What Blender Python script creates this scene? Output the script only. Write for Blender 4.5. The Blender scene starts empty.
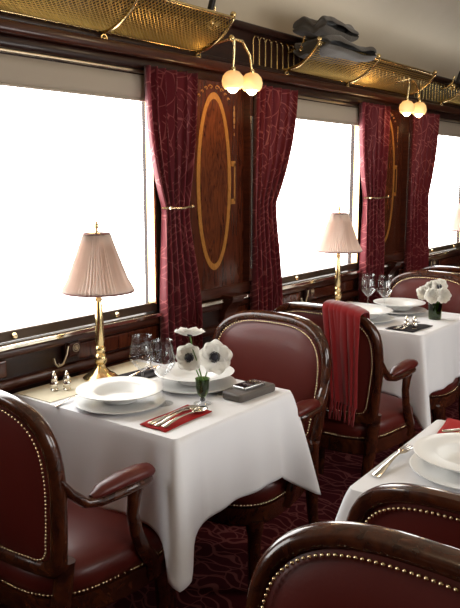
import bpy, math, random
from mathutils import Vector, Matrix, noise
random.seed(7)
C = bpy.context.scene.collection
sc = bpy.context.scene
PI = math.pi
# ---------------------------------------------------------------- camera
F_PX = 740.0
cam_d = bpy.data.cameras.new('camera'); cam = bpy.data.objects.new('camera', cam_d); C.objects.link(cam)
cam_d.sensor_fit = 'VERTICAL'; cam_d.sensor_height = 36.0; cam_d.lens = F_PX * 36.0 / 608.0
cam_d.clip_start = 0.02; cam_d.clip_end = 100
cam.location = (0, 0, 1.47)
cam.rotation_euler = (PI / 2 - math.atan(128 / F_PX), 0, math.radians(37.2))
sc.camera = cam
# ---------------------------------------------------------------- world
w = bpy.data.worlds.new('daylight'); sc.world = w; w.use_nodes = True
bg = w.node_tree.nodes['Background']
bg.inputs[0].default_value = (1.0, 0.985, 0.955, 1); bg.inputs[1].default_value = 8.5
sc.view_settings.view_transform = 'Standard'; sc.view_settings.look = 'None'
sc.view_settings.exposure = 0.0; sc.view_settings.gamma = 1.0; sc.view_settings.use_curve_mapping = False
sc.cycles.max_bounces = 8; sc.cycles.transparent_max_bounces = 16
sc.cycles.caustics_refractive = False; sc.cycles.caustics_reflective = False
sc.cycles.sample_clamp_indirect = 6.0
WX, RX = -2.08, 0.80                      # inner faces of the two side walls
Z0, Z1 = 0.95, 1.79                       # glass bottom and top
WINS = [(-1.3, -0.3), (0.46, 1.22), (1.22, 2.22)]
WIN_L = [(-0.6, 0.46), (1.18, 2.22), (2.97, 3.985), (4.80, 5.79), (6.5, 7.6)]
WIN_R = [(-0.6, 0.46), (1.18, 2.22), (2.97, 3.985), (4.80, 5.79), (6.5, 7.6)]
def portal(x, y0, y1, sx):
    d = bpy.data.lights.new('window_portal', 'AREA'); d.shape = 'RECTANGLE'; d.size = Z1 - Z0; d.size_y = y1 - y0
    d.cycles.is_portal = True
    o = bpy.data.objects.new('window_portal', d); C.objects.link(o)
    o.location = (x, (y0 + y1) / 2, (Z0 + Z1) / 2); o.rotation_euler = (0, -sx * PI / 2, 0)
for a, b in WIN_L: portal(WX - 0.07, a, b, 1)
for a, b in WIN_R[1:3]: portal(RX + 0.07, a, b, -1)

# ---------------------------------------------------------------- materials
def mat(name, col, rough=.5, metal=0, coat=0, spec=.5, sheen=0, trans=0, emis=None, estr=0, bump=None, ior=1.5):
    m = bpy.data.materials.new(name); m.use_nodes = True
    b = m.node_tree.nodes['Principled BSDF']
    b.inputs['Base Color'].default_value = (*col, 1); b.inputs['Roughness'].default_value = rough
    b.inputs['Metallic'].default_value = metal; b.inputs['Coat Weight'].default_value = coat
    b.inputs['Coat Roughness'].default_value = .06
    b.inputs['Specular IOR Level'].default_value = spec; b.inputs['Sheen Weight'].default_value = sheen
    b.inputs['Transmission Weight'].default_value = trans; b.inputs['IOR'].default_value = ior
    if emis: b.inputs['Emission Color'].default_value = (*emis, 1); b.inputs['Emission Strength'].default_value = estr
    if bump:
        N = m.node_tree.nodes; L = m.node_tree.links
        tc = N.new('ShaderNodeTexCoord'); nz = N.new('ShaderNodeTexNoise'); bp = N.new('ShaderNodeBump')
        nz.inputs['Scale'].default_value = bump[0]; bp.inputs['Strength'].default_value = bump[1]; bp.inputs['Distance'].default_value = bump[2]
        L.new(tc.outputs['Object'], nz.inputs['Vector']); L.new(nz.outputs[0], bp.inputs['Height']); L.new(bp.outputs[0], b.inputs['Normal'])
    return m
def nd(m, t, **kw):
    n = m.node_tree.nodes.new(t)
    for k, v in kw.items():
        if k in n.inputs: n.inputs[k].default_value = v
        else: setattr(n, k, v)
    return n
def ramp(m, stops):
    r = m.node_tree.nodes.new('ShaderNodeValToRGB'); e = r.color_ramp.elements
    e[0].position, e[0].color = stops[0][0], (*stops[0][1], 1); e[1].position, e[1].color = stops[-1][0], (*stops[-1][1], 1)
    for p, c in stops[1:-1]:
        x = e.new(p); x.color = (*c, 1)
    return r
def wood(name, dark, light, scale=(3, 14, 3), rough=.26, coat=.5, dist=3.0):
    m = mat(name, dark, rough, coat=coat, spec=.28); L = m.node_tree.links.new; b = m.node_tree.nodes['Principled BSDF']
    tc = nd(m, 'ShaderNodeTexCoord'); mp = nd(m, 'ShaderNodeMapping'); mp.inputs['Scale'].default_value = scale
    nz = nd(m, 'ShaderNodeTexNoise'); nz.inputs['Scale'].default_value = 2.2; nz.inputs['Detail'].default_value = 6; nz.inputs['Distortion'].default_value = dist
    r = ramp(m, [(.3, dark), (.72, light)])
    L(tc.outputs['Object'], mp.inputs[0]); L(mp.outputs[0], nz.inputs['Vector']); L(nz.outputs[0], r.inputs[0]); L(r.outputs[0], b.inputs['Base Color'])
    return m
M = {}
M['mahogany'] = wood('mahogany', (.030, .007, .004), (.075, .019, .009), (2, 1.2, 14), rough=.3, coat=.22)
M['mahogany_deep'] = wood('mahogany_deep', (.012, .004, .003), (.032, .010, .006), (2, 1.2, 14), rough=.34, coat=.12)
M['crotch'] = wood('crotch_mahogany', (.035, .007, .003), (.15, .038, .011), (4, 9, 2.2), rough=.25, coat=.4, dist=5)
M['panel'] = wood('panel_mahogany', (.035, .007, .003), (.095, .021, .008), (2, 10, 1.2), rough=.25, coat=.4)
M['inlay'] = wood('lemonwood_inlay', (.27, .105, .022), (.46, .21, .05), (8, 30, 8), rough=.2, coat=.8)
M['chairwood'] = wood('chair_mahogany', (.018, .005, .003), (.080, .021, .007), (5, 5, 3), rough=.24, coat=.6)
M['leather'] = mat('oxblood_leather', (.088, .011, .0075), .38, spec=.30, coat=.06, bump=(160, .12, .002))
M['brass'] = mat('polished_brass', (.78, .60, .30), .22, 1)
M['brass_mesh'] = mat('brass_mesh', (.62, .43, .13), .32, 1)
M['nail'] = mat('brass_nail', (.78, .62, .38), .25, 1)
M['bronze'] = mat('bronze_frame', (.085, .055, .035), .32, .6)
M['silver'] = mat('silver', (.85, .82, .76), .13, 1)
M['china'] = mat('white_china', (.74, .74, .72), .3, spec=.35)
M['cloth'] = mat('white_linen', (.79, .79, .81), .85, spec=.2, bump=(900, .1, .0005))
M['cream'] = mat('cream_linen', (.74, .67, .50), .8, spec=.2)
M['rednapkin'] = mat('red_linen', (.33, .012, .010), .8, spec=.2, bump=(700, .1, .0005))
M['darknapkin'] = mat('dark_linen', (.022, .018, .020), .8, spec=.2)
M['scarf'] = mat('red_wool', (.24, .010, .011), .92, spec=.1, sheen=.5, bump=(420, .35, .001))
M['blanket'] = mat('grey_wool', (.085, .078, .070), .95, spec=.1, sheen=.3, bump=(90, .4, .004))
M['ceiling'] = mat('cream_ceiling', (.47, .41, .31), .45, bump=(1.6, .35, .08))
M['pelmet'] = mat('blind_cloth', (.42, .36, .29), .85)
M['ledge'] = mat('polished_ledge', (.86, .80, .70), .12, 1)
M['palebrass'] = mat('aged_brass', (.55, .46, .33), .35, 1)
M['reveal'] = mat('cream_paint', (.8, .77, .68), .6)
M['black'] = mat('black_enamel', (.012, .012, .013), .3)
M['screen'] = mat('black_glass', (.006, .006, .008), .05, coat=1)
M['chrome'] = mat('brushed_metal', (.6, .6, .6), .25, 1)
M['book'] = mat('grey_brown_leather', (.085, .070, .060), .5, bump=(200, .2, .002))
M['stamen'] = mat('black_stamen', (.012, .012, .022), .6)
M['stem'] = mat('green_stem', (.10, .20, .035), .5)
M['wallpaint'] = mat('end_wall', (.06, .02, .012), .35)
M['ironwork'] = mat('dark_iron', (.03, .025, .022), .4, .5)
# lampshade silk: pleats are in the mesh, the silk lets light through
def translucent(name, col, mixf, rough=.8):
    m = mat(name, col, rough, spec=.2); L = m.node_tree.links.new
    t = nd(m, 'ShaderNodeBsdfTranslucent'); t.inputs[0].default_value = (*col, 1); mx = nd(m, 'ShaderNodeMixShader'); mx.inputs[0].default_value = mixf
    out = m.node_tree.nodes['Material Output']; L(m.node_tree.nodes['Principled BSDF'].outputs[0], mx.inputs[1]); L(t.outputs[0], mx.inputs[2]); L(mx.outputs[0], out.inputs[0])
    return m
M['silk'] = translucent('pleated_silk', (.86, .74, .67), .42)
M['petal'] = translucent('white_petal', (1.0, .99, .95), .5, .6)
M['trim_silk'] = mat('mauve_braid', (.20, .085, .075), .8)
# thin glass: clear with fresnel gloss
def thin_glass(name, col=(1, 1, 1), ior=1.45, boost=1.0):
    m = bpy.data.materials.new(name); m.use_nodes = True; N = m.node_tree.nodes; L = m.node_tree.links.new
    N.remove(N['Principled BSDF'])
    t = nd(m, 'ShaderNodeBsdfTransparent'); t.inputs[0].default_value = (*col, 1)
    g = nd(m, 'ShaderNodeBsdfGlossy'); g.inputs['Roughness'].default_value = .02
    f = nd(m, 'ShaderNodeFresnel'); ge = nd(m, 'ShaderNodeNewGeometry'); io = nd(m, 'ShaderNodeMapRange'); io.inputs[3].default_value = ior; io.inputs[4].default_value = 1 / ior; L(ge.outputs['Backfacing'], io.inputs[0]); L(io.outputs[0], f.inputs[0])
    mx = nd(m, 'ShaderNodeMixShader'); mu = nd(m, 'ShaderNodeMath', operation='MULTIPLY'); mu.inputs[1].default_value = boost; mu.use_clamp = True
    L(f.outputs[0], mu.inputs[0]); L(mu.outputs[0], mx.inputs[0]); L(t.outputs[0], mx.inputs[1]); L(g.outputs[0], mx.inputs[2]); L(mx.outputs[0], N['Material Output'].inputs[0])
    return m
M['pane'] = thin_glass('window_glass', (1, 1, 1), 1.45, .5)
M['glass'] = thin_glass('wine_glass', (.97, .975, .98), 1.5, 1.6)
M['green_glass'] = thin_glass('green_glass', (.36, .46, .22), 1.5, 1.4)
M['opal'] = translucent('opal_glass', (.92, .80, .60), .35, .25)
_b = M['opal'].node_tree.nodes['Principled BSDF']; _b.inputs['Emission Color'].default_value = (1, .66, .34, 1); _b.inputs['Emission Strength'].default_value = .05
M['fill_glass'] = mat('fill_bowl', (.9, .8, .6), .4, emis=(1, .75, .45), estr=4)  # glowing bowl of the added fill lamps
M['bulb'] = mat('lit_bulb', (1, .9, .7), .3, emis=(1, .80, .50), estr=14)
# curtain fabric: figured damask from UV
def curtain_mat():
    m = mat('burgundy_damask', (.13, .006, .012), .6, spec=.3, sheen=.25); L = m.node_tree.links.new; b = m.node_tree.nodes['Principled BSDF']
    uv = nd(m, 'ShaderNodeUVMap'); mp = nd(m, 'ShaderNodeMapping'); mp.inputs['Scale'].default_value = (9, 9, 1)
    v = nd(m, 'ShaderNodeTexVoronoi', feature='DISTANCE_TO_EDGE'); v.inputs['Scale'].default_value = 1.25
    r1 = ramp(m, [(.0, (1, 1, 1)), (.014, (1, 1, 1)), (.026, (0, 0, 0))])
    mp2 = nd(m, 'ShaderNodeMapping'); mp2.inputs['Rotation'].default_value = (0, 0, .9)
    wv = nd(m, 'ShaderNodeTexWave'); wv.inputs['Scale'].default_value = 14; wv.inputs['Distortion'].default_value = 0
    r2 = ramp(m, [(.86, (0, 0, 0)), (.93, (1, 1, 1))])
    nz = nd(m, 'ShaderNodeTexNoise'); nz.inputs['Scale'].default_value = 8; r3 = ramp(m, [(.54, (0, 0, 0)), (.56, (1, 1, 1))])
    mu = nd(m, 'ShaderNodeMath', operation='MULTIPLY'); mx = nd(m, 'ShaderNodeMath', operation='MAXIMUM')
    mc = nd(m, 'ShaderNodeMix', data_type='RGBA'); mc.inputs[6].default_value = (.135, .005, .012, 1); mc.inputs[7].default_value = (.31, .070, .070, 1)
    mr = nd(m, 'ShaderNodeMapRange'); mr.inputs[3].default_value = .62; mr.inputs[4].default_value = .38
    L(uv.outputs[0], mp.inputs[0]); L(mp.outputs[0], v.inputs['Vector']); L(v.outputs['Distance'], r1.inputs[0])
    L(uv.outputs[0], mp2.inputs[0]); L(mp2.outputs[0], wv.inputs['Vector']); L(wv.outputs['Fac'], r2.inputs[0]); L(uv.outputs[0], nz.inputs['Vector']); L(nz.outputs[0], r3.inputs[0])
    L(r2.outputs[0], mu.inputs[0]); L(r3.outputs[0], mu.inputs[1]); L(r1.outputs[0], mx.inputs[0]); L(mu.outputs[0], mx.inputs[1])
    L(mx.outputs[0], mc.inputs[0]); L(mc.outputs[2], b.inputs['Base Color']); L(mx.outputs[0], mr.inputs[0]); L(mr.outputs[0], b.inputs['Roughness'])
    return m
M['curtain'] = curtain_mat()
def carpet_mat():
    m = mat('figured_carpet', (.06, .006, .008), .95, spec=.1); L = m.node_tree.links.new; b = m.node_tree.nodes['Principled BSDF']
    tc = nd(m, 'ShaderNodeTexCoord')
    v = nd(m, 'ShaderNodeTexVoronoi', feature='DISTANCE_TO_EDGE'); v.inputs['Scale'].default_value = 9
    nz = nd(m, 'ShaderNodeTexNoise'); nz.inputs['Scale'].default_value = 7
    ad = nd(m, 'ShaderNodeMix', data_type='VECTOR'); ad.inputs[0].default_value = .12
    r1 = ramp(m, [(.015, (1, 1, 1)), (.032, (0, 0, 0))])
    wv = nd(m, 'ShaderNodeTexWave', wave_type='RINGS'); wv.inputs['Scale'].default_value = 5.5; wv.inputs['Distortion'].default_value = 9; wv.inputs['Detail Scale'].default_value = 1.6; wv.inputs['Detail'].default_value = 0
    r2 = ramp(m, [(.88, (0, 0, 0)), (.94, (1, 1, 1))])
    mx = nd(m, 'ShaderNodeMath', operation='MAXIMUM'); mc = nd(m, 'ShaderNodeMix', data_type='RGBA')
    mc.inputs[6].default_value = (.060, .006, .009, 1); mc.inputs[7].default_value = (.20, .055, .05, 1)
    L(tc.outputs['Object'], ad.inputs[4]); L(nz.outputs['Color'], ad.inputs[5]); L(tc.outputs['Object'], nz.inputs['Vector']); L(ad.outputs[1], v.inputs['Vector'])
    L(tc.outputs['Object'], wv.inputs['Vector']); L(v.outputs['Distance'], r1.inputs[0]); L(wv.outputs['Fac'], r2.inputs[0])
    L(r1.outputs[0], mx.inputs[0]); L(r2.outputs[0], mx.inputs[1]); L(mx.outputs[0], mc.inputs[0]); L(mc.outputs[2], b.inputs['Base Color'])
    return m
M['carpet'] = carpet_mat()

# ---------------------------------------------------------------- mesh helpers
class MB:
    def __init__(s): s.v = []; s.f = []; s.uv = None
    def add(s, vs, fs):
        n = len(s.v); s.v += [tuple(p) for p in vs]; s.f += [tuple(i + n for i in f) for f in fs]; return s
    def box(s, x0, x1, y0, y1, z0, z1):
        return s.add([(x, y, z) for x in (x0, x1) for y in (y0, y1) for z in (z0, z1)],
                     [(0, 1, 3, 2), (4, 6, 7, 5), (0, 4, 5, 1), (2, 3, 7, 6), (0, 2, 6, 4), (1, 5, 7, 3)])
    def grid(s, P, closed_u=False, closed_v=False):
        nu = len(P); nv = len(P[0]); fs = []
        for i in range(nu if closed_u else nu - 1):
            for j in range(nv if closed_v else nv - 1):
                a, b, = i, (i + 1) % nu; c, d = j, (j + 1) % nv
                fs.append((a * nv + c, b * nv + c, b * nv + d, a * nv + d))
        return s.add([p for r in P for p in r], fs)
    def lathe(s, prof, c=(0, 0, 0), n=32, cap=True):
        P = [[(c[0] + r * math.cos(2 * PI * k / n), c[1] + r * math.sin(2 * PI * k / n), c[2] + z) for k in range(n)] for r, z in prof]
        s.grid(P, closed_v=True)
        return s
    def tube(s, path, rad, n=8, cap=True, closed=False, flat=1.0):
        path = [Vector(p) for p in path]; N = len(path)
        if not hasattr(rad, '__len__'): rad = [rad] * N
        T = []
        for i in range(N):
            a = path[i - 1] if (i > 0 or closed) else path[i]; b = path[(i + 1) % N] if (i < N - 1 or closed) else path[i]
            T.append((b - a).normalized())
        ref = Vector((0, 0, 1)) if abs(T[0].z) < .9 else Vector((1, 0, 0))
        u = T[0].cross(ref).normalized(); P = []
        for i in range(N):
            u = (u - T[i] * u.dot(T[i])).normalized(); w_ = T[i].cross(u)
            P.append([path[i] + u * (rad[i] * math.cos(2 * PI * k / n)) + w_ * (rad[i] * flat * math.sin(2 * PI * k / n)) for k in range(n)])
        b0 = len(s.v); s.grid(P, closed_u=closed, closed_v=True)
        if cap and not closed:
            s.f.append(tuple(b0 + k for k in reversed(range(n)))); s.f.append(tuple(b0 + (N - 1) * n + k for k in range(n)))
        return s
    def sphere(s, c, r, n=12, m=8, sc_=(1, 1, 1)):
        prof = [(r * math.sin(PI * i / m), -r * math.cos(PI * i / m)) for i in range(m + 1)]
        P = [[(c[0] + q * math.cos(2 * PI * k / n) * sc_[0], c[1] + q * math.sin(2 * PI * k / n) * sc_[1], c[2] + z * sc_[2]) for k in range(n)] for q, z in prof]
        return s.grid(P, closed_v=True)
    def build(s, name, m, parent=None, smooth=True, bevel=0, solid=0, sub=0, loc=None, offs=0):
        me = bpy.data.meshes.new(name); me.from_pydata([tuple(p) for p in s.v], [], s.f); me.update()
        o = bpy.data.objects.new(name, me); C.objects.link(o)
        me.materials.append(m if not isinstance(m, str) else M[m])
        import bmesh
        bm = bmesh.new(); bm.from_mesh(me)
        if s.uv is None: bmesh.ops.remove_doubles(bm, verts=bm.verts, dist=1e-6)
        bmesh.ops.recalc_face_normals(bm, faces=bm.faces)
        bm.to_mesh(me); bm.free()
        if s.uv is not None:
            ul = me.uv_layers.new(name='UVMap')
            for lp in me.loops: ul.data[lp.index].uv = s.uv[lp.vertex_index]
        if smooth:
            me.polygons.foreach_set('use_smooth', [True] * len(me.polygons))
            try: me.set_sharp_from_angle(angle=math.radians(50))
            except Exception: pass
        if solid:
            md = o.modifiers.new('solid', 'SOLIDIFY'); md.thickness = solid; md.offset = offs
        if bevel:
            md = o.modifiers.new('bevel', 'BEVEL'); md.width = bevel; md.segments = 3; md.limit_method = 'ANGLE'; md.angle_limit = math.radians(40)
        if sub:
            md = o.modifiers.new('sub', 'SUBSURF'); md.levels = sub; md.render_levels = sub
        if parent: o.parent = parent
        if loc: o.location = loc
        return o
def tag(o, label=None, cat=None, group=None, kind=None):
    for k, v in (('label', label), ('category', cat), ('group', group), ('kind', kind)):
        if v: o[k] = v
    return o
def thing(name, loc, rz, label, cat, group=None):
    o = bpy.data.objects.new(name, None); C.objects.link(o); o.location = loc; o.rotation_euler = (0, 0, rz)
    return tag(o, label, cat, group)
def copy_tree(o, parent=None):
    c = o.copy(); C.objects.link(c); c.parent = parent
    for ch in list(o.children): copy_tree(ch, c)
    return c
def dup(o, loc, rz, label, group=None):
    c = copy_tree(o); c.location = loc; c.rotation_euler = (0, 0, rz); c['label'] = label
    if group: c['group'] = group
    return c
def struct(name, mb, m, **k): return tag(mb.build(name, m, **k), kind='structure')
def lerp(a, b, t): return a + (b - a) * t
def smooth01(t): t = max(0, min(1, t)); return t * t * (3 - 2 * t)
def rounded(x0, x1, y0, y1, r, n=6):
    pts = []
    for cx, cy, a in ((x1 - r, y1 - r, 0), (x0 + r, y1 - r, 90), (x0 + r, y0 + r, 180), (x1 - r, y0 + r, 270)):
        for k in range(n + 1):
            t = math.radians(a + 90 * k / n); pts.append((cx + r * math.cos(t), cy + r * math.sin(t)))
    return pts
def prism(mb, pts, z0, z1):
    n = len(pts); mb.add([(x, y, z0) for x, y in pts] + [(x, y, z1) for x, y in pts],
        [tuple(reversed(range(n))), tuple(range(n, 2 * n))] + [(i, (i + 1) % n, n + (i + 1) % n, n + i) for i in range(n)])
    return mb

# ================================================================ THE CARRIAGE
YA, YB = -1.7, 8.6
struct('floor', MB().box(WX - .15, RX + .15, YA, YB, -.05, 0), 'carpet', smooth=False)
def side_wall(name, x0, x1, wins):
    m = MB(); m.box(x0, x1, YA, YB, 0, Z0 - .04); m.box(x0, x1, YA, YB, Z1 + .06, 2.16)
    ys = [YA] + [v for a in wins for v in a] + [YB]
    for i in range(0, len(ys), 2): m.box(x0, x1, ys[i], ys[i + 1], Z0 - .04, Z1 + .06)
    return struct(name, m, 'mahogany_deep', smooth=False)
side_wall('wall_left', WX - .05, WX, WIN_L); side_wall('wall_right', RX, RX + .05, WIN_R)
struct('wall_back', MB().box(WX - .12, RX + .12, YA - .1, YA, 0, 3.0), 'wallpaint', smooth=False)
struct('wall_front', MB().box(WX - .12, RX + .12, YB, YB + .1, 0, 3.0), 'wallpaint', smooth=False)
# vaulted ceiling
cm = MB(); xc = (WX + RX) / 2; hw = (RX - WX) / 2 + .12; P = []
for i in range(41):
    t = PI * i / 40; x = xc - hw * math.copysign(abs(math.cos(t)) ** .85, math.cos(t)); z = 2.13 + .62 * math.sin(t) ** .8
    P.append([(x, lerp(YA, YB, j / 20), z) for j in range(21)])
cm.grid(P); struct('ceiling', cm, 'ceiling', solid=.04, offs=1)

def windows(side, xw, wins, s):
    # s: +1 for the left wall (room is towards +x)
    for n, (a, b) in enumerate(wins):
        fr = MB(); d = xw - s * .02
        x0, x1 = sorted((xw - s * .02, xw + s * .012))
        fr.box(x0, x1, a - .03, a, Z0 - .03, Z1); fr.box(x0, x1, b, b + .03, Z0 - .03, Z1)
        fr.box(x0, x1, a - .03, b + .03, Z1, Z1 + .03); fr.box(x0, x1, a - .03, b + .03, Z0 - .03, Z0 + .006)
        f = struct('window_%d' % (n + 1 + (10 if s < 0 else 0)), fr, 'bronze', bevel=.003, smooth=False)
        g = MB().box(*sorted((xw - s * .016, xw - s * .012)), a, b, Z0, Z1).build('window_glass', 'pane', f, smooth=False)
        tag(g, 'clear glass pane')
        rv = MB(); r0, r1 = sorted((xw - s * .052, xw - s * .02))
        for q0, q1 in ((a - .03, a - .002), (b + .002, b + .03)): rv.box(r0, r1, q0, q1, Z0 - .03, Z1 + .03)
        rv.box(r0, r1, a, b, Z0 - .03, Z0 - .002); rv.box(r0, r1, a, b, Z1 + .002, Z1 + .03); rv.build('reveal', 'reveal', f, smooth=False)
        for yy in (a + .33, b - .23):
            kn = MB(); kn.lathe([(0, 0), (.010, 0), (.012, .006), (.008, .014), (0, .015)], n=14)
            k0 = len(kn.v) - 14 * 5
            for q in range(k0, len(kn.v)):
                px, py, pz = kn.v[q]; kn.v[q] = (xw + s * (.012 + pz), yy + px, Z0 - .013 + py)
            kn.build('frame_knob', 'nail', f)
        # brass edge beads up both sides
        for yy in (a + .006, b - .006): MB().box(*sorted((xw - s * .02, xw + s * .018)), yy - .005, yy + .005, Z0, Z1).build('brass_bead', 'brass', f, smooth=False)
        # roller blind, drawn up to a band of cloth under its roller
        t = thing('roller_blind', (xw, (a + b) / 2, Z1 - .01), 0, 'beige roller blind drawn up at the top of %s' %
                  ({0: 'the window behind the camera', 1: 'the large near left window', 2: 'the middle left window', 3: 'the far left window', 4: 'the last left window'}[n] if s > 0 else 'an unseen right hand window, over any cloth added to block light'), 'blind', 'roller blinds at the window heads')
        P = [[(s * (.012 + .003 * math.sin(j)), lerp(a - .02, b + .02, i / 12) - (a + b) / 2, z) for i in range(13)] for j, z in enumerate((.074, .045, .02, 0, -.018))]
        MB().grid(P).build('blind_cloth', 'pelmet', t, solid=.003)
        if s < 0 and n not in (1, 2):  # unseen cloth added over these right windows to cut light and reflected haze
            MB().box(.012, .014, a - .02 - (a + b) / 2, b + .02 - (a + b) / 2, -(Z1 - Z0), -.01).build('light_block_cloth', 'pelmet', t, smooth=False); [setattr(v_, 'co', Vector((-v_.co.x, v_.co.y, v_.co.z))) for v_ in t.children[-1].data.vertices]
        bb = MB().tube([(s * .016, a - .015 - (a + b) / 2, -.02), (s * .016, b + .015 - (a + b) / 2, -.02)], .005, 8); bb.build('bottom_bar', 'pelmet', t)
windows('left', WX, WIN_L, 1); windows('right', RX, WIN_R, -1)

def rail(name, x0, x1, z0, z1, m, s=1, y0=YA, y1=YB, r=.4):
    # horizontal moulding with a rounded front
    n = 8; pr = [(x0, z0)]
    for k in range(n + 1):
        a = -PI / 2 + PI * k / n; rr = (z1 - z0) / 2
        pr.append((x1 - s * min(rr, abs(x1 - x0)) * r + s * min(rr, abs(x1 - x0)) * r * math.cos(a), (z0 + z1) / 2 + rr * math.sin(a)))
    pr.append((x0, z1)); q = len(pr)
    mb = MB().add([(x, y, z) for y in (y0, y1) for x, z in pr], [(i, (i + 1) % q, q + (i + 1) % q, q + i) for i in range(q)] + [tuple(range(q)), tuple(range(2 * q - 1, q - 1, -1))])
    return struct(name, mb, m)
for side, xw, s in (('left', WX, 1), ('right', RX, -1)):
    struct('trim_%d' % (1 if s > 0 else 21), MB().box(*sorted((xw, xw + s * .048)), YA, YB, .900, .917), 'ledge', bevel=.003, smooth=False)     # polished window ledge
    rail('trim_%d' % (2 if s > 0 else 22), xw, xw + s * .022, .865, .893, 'mahogany', s)
    rail('trim_%d' % (3 if s > 0 else 23), xw, xw + s * .030, .755, .79, 'mahogany', s)
    rail('trim_%d' % (4 if s > 0 else 24), xw, xw + s * .016, 1.862, 1.873, 'palebrass', s)
    rail('trim_%d' % (5 if s > 0 else 25), xw, xw + s * .030, 1.874, 1.915, 'mahogany_deep', s)
    rail('trim_%d' % (6 if s > 0 else 26), xw, xw + s * .055, 1.915, 1.955, 'mahogany', s)
    rail('trim_%d' % (7 if s > 0 else 27), xw, xw + s * .035, 1.955, 1.975, 'mahogany_deep', s)
    rail('trim_%d' % (8 if s > 0 else 28), xw, xw + s * .035, 2.12, 2.15, 'mahogany_deep', s)
    rail('baseboard_%s' % side, xw, xw + s * .02, 0, .12, 'mahogany_deep', s)
# raised panels below the near windows
k = 9
for y0, y1 in ((.95, 1.48), (1.79, 2.27), (2.75, 3.35), (3.45, 3.95), (4.0, 4.5), (4.6, 5.2), (5.3, 5.9)):
    m = MB(); m.box(WX, WX + .012, y0, y1, .797, .858); m.box(WX, WX + .012, y0, y1, .30, .745)
    struct('trim_%d' % k, m, 'panel', bevel=.008, smooth=False); k += 1

# table supports on the wall: little carved bracket with rosette and a brass strap
def wall_latch(y, label):
    t = thing('wall_bracket', (WX, y, .842), 0, label, 'bracket', 'brackets under the windows')
    m = MB(); m.box(0, .030, -.055, .055, -.075, .060); m.build('back_plate', 'mahogany_deep', t, smooth=False, bevel=.006)
    m = MB(); m.add([(0.0, -.04, -.075), (.05, -.04, -.02), (.055, -.04, .05), (0.0, -.04, .05), (0, .04, -.075), (.05, .04, -.02), (.055, .04, .05), (0, .04, .05)],
                    [(0, 1, 2, 3), (7, 6, 5, 4), (0, 4, 5, 1), (1, 5, 6, 2), (2, 6, 7, 3), (3, 7, 4, 0)])
    m.build('scroll_block', 'mahogany', t, smooth=False, bevel=.006)
    for nme, rr in (('rosette', .014), ('rosette_ring', .024)):
        pts = [(.060, rr * math.cos(a * PI / 8), .02 + rr * math.sin(a * PI / 8)) for a in range(16)]
        MB().tube(pts, 0.0020, 6, closed=True).build(nme, 'palebrass', t)
    MB().sphere((.058, 0, .02), .009).build('rosette_button', 'palebrass', t)
    MB().tube([(.045, -.12, -.055), (.05, -.115, -.068), (.05, -.09, -.060), (.048, -.06, -.01), (.045, -.045, .035)], .0055, 8).build('latch_arm', 'palebrass', t)
    MB().tube([(.040, -.15, -.02), (.05, -.15, -.05), (.05, -.13, -.072), (.05, -.10, -.065)], .006, 8).build('latch_hook', 'palebrass', t)
    t.scale = (.75, .62, .62)
wall_latch(1.755, 'carved mahogany bracket with brass rosette behind the near table lamp')
wall_latch(3.42, 'carved mahogany bracket with brass rosette behind the middle table lamp')
wall_latch(5.12, 'carved mahogany bracket with brass rosette below the far left window')

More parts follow.
